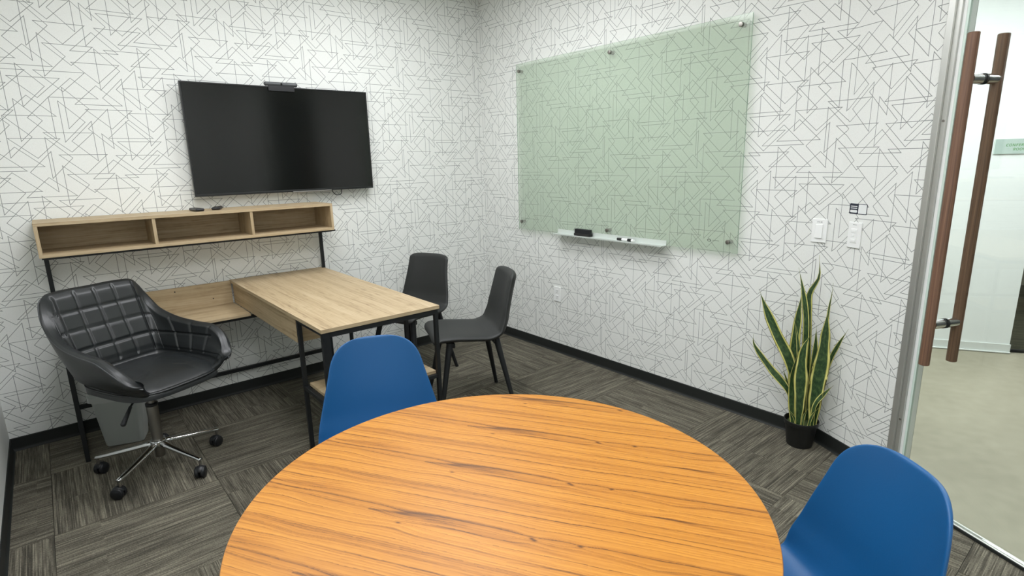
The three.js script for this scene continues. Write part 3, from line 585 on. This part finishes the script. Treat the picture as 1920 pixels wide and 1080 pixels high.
{ const o = swivel.clone(); o.name = numbered('office_chair'); o.position.set(3.98, 0.0045, 3.36); o.rotation.y = 2.2; o.userData = { label: 'dark swivel chair far beyond the corridor opening at the right edge', category: 'office chair' }; scene.add(o); }


// ---------------------------------------------------------------- waste bin
{
  const t = thing('waste_bin', 'translucent white plastic waste bin with liner under the desk', 'bin', [-2.725, 0, 0.255], -0.3);
  const wall = (w0, d0, w1, d1, h, th) => {
    const ring = (w, d, y, r) => { const o = []; for (const [cx, cz, a0] of [[1, 1, 0], [-1, 1, 1], [-1, -1, 2], [1, -1, 3]]) for (let k = 0; k <= 5; k++) { const a = (a0 + k / 5) * Math.PI / 2; o.push(V3(cx * (w - r) + r * Math.cos(a), y, cz * (d - r) + r * Math.sin(a))); } return o; };
    return loft([ring(w0 * 0.02, d0 * 0.02, 0.003, 0.001), ring(w0 - 0.004, d0 - 0.004, 0.001, 0.02), ring(w0, d0, 0.006, 0.022), ring(w1, d1, h, 0.03), ring(w1 + 0.008, d1 + 0.008, h, 0.033), ring(w1 + 0.008, d1 + 0.008, h - 0.012, 0.033)].map((r) => r.reverse()), true, false);
  };
  part('body', wall(0.088, 0.07, 0.118, 0.095, 0.31, 0.002), M.bin, t);
  const lin = [];
  for (let i = 0; i <= 16; i++) { const f = i / 16, ring = []; for (let k = 0; k < 40; k++) { const a = -k / 40 * Math.PI * 2, c = Math.cos(a), s = Math.sin(a), q = 0.012 * fbm(c * 2 + 3, f * 4, s * 2, 2) - 0.006; const w = 0.083 + 0.028 * f + q * 0.5, d = 0.066 + 0.022 * f + q * 0.5; ring.push(V3(w * Math.sign(c) * Math.pow(Math.abs(c), 0.55), 0.012 + 0.296 * f, d * Math.sign(s) * Math.pow(Math.abs(s), 0.55))); } lin.push(ring); }
  const cuff = []; for (let i = 0; i <= 4; i++) { const ring = []; for (let k = 0; k < 40; k++) { const a = -k / 40 * Math.PI * 2, c = Math.cos(a), s = Math.sin(a); ring.push(V3((0.13 + 0.004 * i * 0.3) * Math.sign(c) * Math.pow(Math.abs(c), 0.5), 0.316 - 0.05 * i / 4 - 0.008 * noise.noise(c * 4, s * 4, i), 0.107 * Math.sign(s) * Math.pow(Math.abs(s), 0.5))); } cuff.push(ring); }
  part('liner', [loft(lin, true, false), loft(cuff, true, false)], M.liner, t);
  const pp = new THREE.IcosahedronGeometry(0.05, 3); { const p = pp.attributes.position; for (let i = 0; i < p.count; i++) { const v = V3().fromBufferAttribute(p, i), n = 1 + 0.5 * noise.noise(v.x * 45, v.y * 45, v.z * 45); p.setXYZ(i, v.x * n * 1.2, v.y * n * 0.6, v.z * n); } pp.computeVertexNormals(); pp.translate(-0.01, 0.05, 0.0); }
  part('crumpled_paper', pp, M.whitePlastic, t);
}

// ---------------------------------------------------------------- blue shell chairs
function blueChair(label, pos, turn) {
  const t = thing('shell_chair', label, 'chair', pos, turn, 'blue plastic shell chairs at the round table');
  const half = (s) => s < 0.45 ? 0.225 : 0.225 - 0.07 * smooth(0.50, 1.0, s);
  part('shell', sheet({ profile: [[0.225, 0.425], [0.20, 0.447], [0.1, 0.443], [0, 0.434], [-0.1, 0.436], [-0.165, 0.462], [-0.2, 0.53], [-0.225, 0.63], [-0.25, 0.73], [-0.272, 0.825]], half, cup: (s) => 0.02 + 0.022 * smooth(0.45, 0.6, s), thick: 0.012, front: 0.07, top: 0.125, pf: 2.4, pt: 2.9, edge: 40, n: 80, m: 30 }), M.blue, t);
  for (const [x, z] of [[1, 1], [-1, 1], [1, -1], [-1, -1]]) {
    const l = part('leg', rod(V3(x * 0.235, 0, z * 0.21 - 0.01), V3(x * 0.14, 0.42, z * 0.12 - 0.01), 0.009, 0.012), M.blackSteel, t);
    part('glide', at(new THREE.CylinderGeometry(0.011, 0.011, 0.01, 12), x * 0.235, 0.005, z * 0.21 - 0.01), M.blackPlastic, l);
  }
  part('under_frame', [rod(V3(-0.14, 0.418, 0.11), V3(0.14, 0.418, 0.11), 0.009), rod(V3(-0.14, 0.418, -0.13), V3(0.14, 0.418, -0.13), 0.009), rod(V3(0.14, 0.418, 0.11), V3(0.14, 0.418, -0.13), 0.009), rod(V3(-0.14, 0.418, 0.11), V3(-0.14, 0.418, -0.13), 0.009)], M.blackSteel, t);
  return t;
}
blueChair('blue plastic shell chair on the far side of the round table, before the desk', [-2.118, 0, 2.178], Math.atan2(-0.40, 0.92));
blueChair('blue plastic shell chair at the right of the round table near the glass door', [-1.808, 0, 3.376], Math.atan2(-0.80, -0.60));

// ---------------------------------------------------------------- round table
{
  const t = thing('round_table', 'round table with orange brown striped wood veneer top in the foreground', 'table', [-2.222, 0, 2.954]);
  const R = 0.5515, top = 0.74, g = lathe([[0.0001, top - 0.03], [R - 0.02, top - 0.03], [R - 0.003, top - 0.026], [R, top - 0.022], [R, top - 0.002], [R - 0.0012, top - 0.0004], [R - 0.002, top]], 160);
  part('edge_band', g, M.edgeBand, t);
  const disc = new THREE.CircleGeometry(R - 0.0018, 160).rotateX(-Math.PI / 2).translate(0, top, 0);
  const ang = THREE.MathUtils.degToRad(59), c = Math.cos(ang), s = Math.sin(ang);
  part('veneer_top', uvBy(disc, (x, y, z) => [0.5 + (x * c + z * s) / 1.2, 0.5 + (x * s - z * c) / 1.2]), M.veneer, t);
  part('column', lathe([[0, 0.02], [0.045, 0.02], [0.04, 0.06], [0.038, 0.66], [0.06, 0.69], [0.06, 0.71], [0, 0.71]], 40), M.blackSteel, t);
  part('base_disc', lathe([[0, 0], [0.28, 0], [0.282, 0.006], [0.27, 0.012], [0.06, 0.028], [0, 0.028]], 64), M.blackSteel, t);
}

// ---------------------------------------------------------------- black upholstered chairs
function blackChair(label, pos, turn) {
  const t = thing('upholstered_chair', label, 'chair', pos, turn, 'black upholstered side chairs at the desk');
  const half = (s) => s < 0.42 ? 0.215 : 0.215 - 0.045 * smooth(0.45, 0.95, s);
  const body = part('seat_and_back', sheet({ profile: [[0.215, 0.43], [0.205, 0.452], [0.12, 0.458], [0, 0.448], [-0.11, 0.442], [-0.18, 0.462], [-0.215, 0.52], [-0.235, 0.6], [-0.262, 0.71], [-0.29, 0.815]], half, cup: (s) => 0.012 + 0.02 * smooth(0.4, 0.6, s), thick: 0.048, front: 0.04, top: 0.06, pf: 3.4, pt: 3.2, edge: 5, n: 90, m: 30,
    relief: (s, x, l) => { const g = (c, w) => Math.exp(-((l - c) ** 2) / (w * w)); return -0.0045 * g(0.335, 0.005) - 0.003 * g(0.39, 0.006) - 0.002 * g(0.36, 0.004) * Math.cos(x * 60) - 0.004 * Math.exp(-((Math.abs(x) - half(s) + 0.03) ** 2) / 0.00003) * (s > 0.5 ? 1 : 0); } }), M.leatherette, t, 'black textured cover');
  for (const [x, z] of [[1, 1], [-1, 1], [1, -1], [-1, -1]]) {
    const a = V3(x * 0.215, 0, z * 0.225 - 0.01), b = V3(x * 0.135, 0.43, z * 0.14 - 0.01);
    const l = part('leg', rod(a, b, 0.0115, 0.0195), M.blackSteel, t);
    part('foot_glide', at(new THREE.CylinderGeometry(0.0125, 0.0125, 0.012, 14), a.x, 0.006, a.z), M.blackPlastic, l);
  }
  part('under_frame', [rbox(-0.15, 0.15, 0.40, 0.43, 0.10, 0.14, 0.006), rbox(-0.15, 0.15, 0.40, 0.43, -0.17, -0.13, 0.006), rbox(-0.02, 0.02, 0.405, 0.428, -0.13, 0.10, 0.004)], M.blackSteel, t);
  return t;
}
blackChair('black upholstered chair against the back wall beside the desk, farther from camera', [-1.05, 0, 0.475], Math.atan2(-0.935, 0.355));
blackChair('black upholstered chair turned sideways beside the desk, nearer to the right wall', [-1.03, 0, 1.13], Math.atan2(-0.92, -0.39));

// ---------------------------------------------------------------- snake plant
{
  const t = thing('potted_snake_plant', 'tall snake plant with yellow-edged leaves in a black pot in the corner', 'plant', [-0.1, 0, 2.735]);
  part('pot', lathe([[0, 0.001], [0.058, 0.001], [0.06, 0.004], [0.073, 0.112], [0.079, 0.114], [0.081, 0.138], [0.0785, 0.14], [0.076, 0.138], [0.0745, 0.118], [0.07, 0.11], [0, 0.108]], 48), M.pot, t);
  const so = new THREE.SphereGeometry(0.072, 32, 12, 0, Math.PI * 2, 0, Math.PI / 2).scale(1, 0.3, 1).translate(0, 0.107, 0); { const p = so.attributes.position; for (let i = 0; i < p.count; i++) p.setY(i, p.getY(i) + 0.01 * noise.noise(p.getX(i) * 90, p.getZ(i) * 90, 1)); so.computeVertexNormals(); }
  part('moss', so, M.soil, t, 'dark green moss over the soil');
  const eye = V3(-2.888, 1.0, 3.8);
  const leaves = [
  [[[-0.132,0.156,2.707],[-0.143,0.276,2.678],[-0.177,0.394,2.589],[-0.207,0.515,2.51],[-0.209,0.562,2.506]],[0.0163,0.0272,0.0453,0.0308]],
  [[[-0.103,0.148,2.7],[-0.117,0.417,2.662],[-0.143,0.568,2.594],[-0.164,0.692,2.54],[-0.178,0.788,2.504]],[0.018,0.0316,0.0596,0.0505]],
  [[[-0.075,0.14,2.717],[-0.076,0.363,2.713],[-0.08,0.643,2.704],[-0.089,0.795,2.679],[-0.1,0.913,2.652]],[0.0222,0.0302,0.032,0.0302]],
  [[[-0.054,0.138,2.73],[-0.059,0.493,2.717],[-0.064,0.713,2.702],[-0.066,0.785,2.699],[-0.054,0.868,2.73],[-0.056,0.977,2.725]],[0.0194,0.0317,0.0299,0.0335]],
  [[[-0.109,0.184,2.796],[-0.109,0.322,2.796],[-0.106,0.49,2.803],[-0.106,0.643,2.805],[-0.105,0.736,2.807]],[0.0346,0.0691,0.0795,0.0519]],
  [[[-0.054,0.158,2.772],[-0.05,0.434,2.787],[-0.051,0.718,2.79],[-0.054,0.791,2.797],[-0.056,0.851,2.799]],[0.013,0.0191,0.0191,0.0139]],
  [[[-0.083,0.165,2.779],[-0.075,0.356,2.8],[-0.069,0.477,2.827],[-0.086,0.572,2.864],[-0.104,0.654,2.902]],[0.0173,0.0259,0.0293,0.0224]],
  [[[-0.152,0.159,2.74],[-0.154,0.297,2.735],[-0.155,0.437,2.731],[-0.153,0.539,2.736],[-0.145,0.607,2.757]],[0.0315,0.0577,0.07,0.0437]],
  [[[-0.097,0.151,2.686],[-0.102,0.34,2.674],[-0.103,0.529,2.67],[-0.102,0.678,2.673],[-0.1,0.795,2.678]],[0.0304,0.0465,0.0554,0.0411]],
  [[[-0.125,0.176,2.797],[-0.123,0.243,2.801],[-0.113,0.303,2.828],[-0.099,0.361,2.864]],[0.0174,0.0262,0.0262]],
  [[[-0.15,0.155,2.715],[-0.156,0.258,2.7],[-0.158,0.381,2.695],[-0.153,0.506,2.709]],[0.0213,0.0356,0.0356]],
  [[[-0.068,0.149,2.749],[-0.067,0.334,2.75],[-0.066,0.504,2.753],[-0.068,0.632,2.749]],[0.0213,0.0302,0.0356]],
  [[[-0.099,0.135,2.694],[-0.11,0.263,2.668],[-0.116,0.328,2.652],[-0.125,0.4,2.627]],[0.0073,0.0146,0.0146]],
  [[[-0.121,0.157,2.735],[-0.131,0.434,2.711],[-0.138,0.58,2.692],[-0.147,0.684,2.667]],[0.0124,0.0194,0.0194]],
  [[[-0.153,0.139,2.738],[-0.159,0.164,2.721],[-0.171,0.206,2.688]],[0.0108,0.0125]],
  [[[-0.141,0.152,2.783],[-0.135,0.194,2.798],[-0.127,0.236,2.819]],[0.0123,0.0141]],
  [[[-0.148,0.137,2.763],[-0.148,0.181,2.764],[-0.141,0.233,2.781]],[0.0124,0.0124]]];
  leaves.forEach(([pts, ws], li) => {
    const c = new THREE.CatmullRomCurve3(pts.map((p, i) => V3(p[0] + 0.1, i ? p[1] : 0.112, p[2] - 2.735)), false, 'centripetal'), n = 30, rows = [];
    const wAt = (f) => { const q = f * ws.length, i = Math.min(ws.length - 1, Math.floor(q)), a = ws[i], b = i + 1 < ws.length ? ws[i + 1] : 0.0; return a + (b - a) * smooth(0, 1, q - i); };
    const p0 = pts[Math.floor(pts.length / 2)], view = eye.clone().sub(V3(...p0)).normalize(), twist = (rnd() - 0.5) * 0.7;
    for (let i = 0; i <= n; i++) {
      const f = i / n, p = c.getPointAt(f), tg = c.getTangentAt(f), side0 = V3().crossVectors(tg, view).normalize();
      const side = side0.applyAxisAngle(tg, twist + 0.35 * Math.sin(f * 5 + li)), nor = V3().crossVectors(side, tg).normalize();
      const w = Math.max(0.0006, wAt(f) * 0.47 * (f > 0.93 ? Math.sqrt(1 - (f - 0.93) / 0.0705) : 1)), v = 0.32 * w, th = 0.0011, ring = [];
      for (const u of [-1, -0.75, -0.45, 0, 0.45, 0.75, 1]) ring.push(p.clone().addScaledVector(side, u * w).addScaledVector(nor, v * u * u + 0.05 * w * Math.sin(f * 40 + li) * Math.abs(u) + th * (1 - u * u)));
      for (const u of [0.75, 0.45, 0, -0.45, -0.75]) ring.push(p.clone().addScaledVector(side, u * w).addScaledVector(nor, v * u * u + 0.05 * w * Math.sin(f * 40 + li) * Math.abs(u) - th * (1 - u * u)));
      rows.push(ring);
    }
    const g = loft(rows), uv = g.attributes.uv, us = [-1, -0.75, -0.45, 0, 0.45, 0.75, 1, 0.75, 0.45, 0, -0.45, -0.75];
    for (let i = 0; i <= n; i++) for (let k = 0; k < 12; k++) uv.setXY(i * 12 + k, 0.5 + us[k] * 0.49, (i / n) * c.getLength() / 0.9 + li * 0.37);
    part('leaf', g, M.leaf, t);
  });
}

renderer.render(scene, camera);
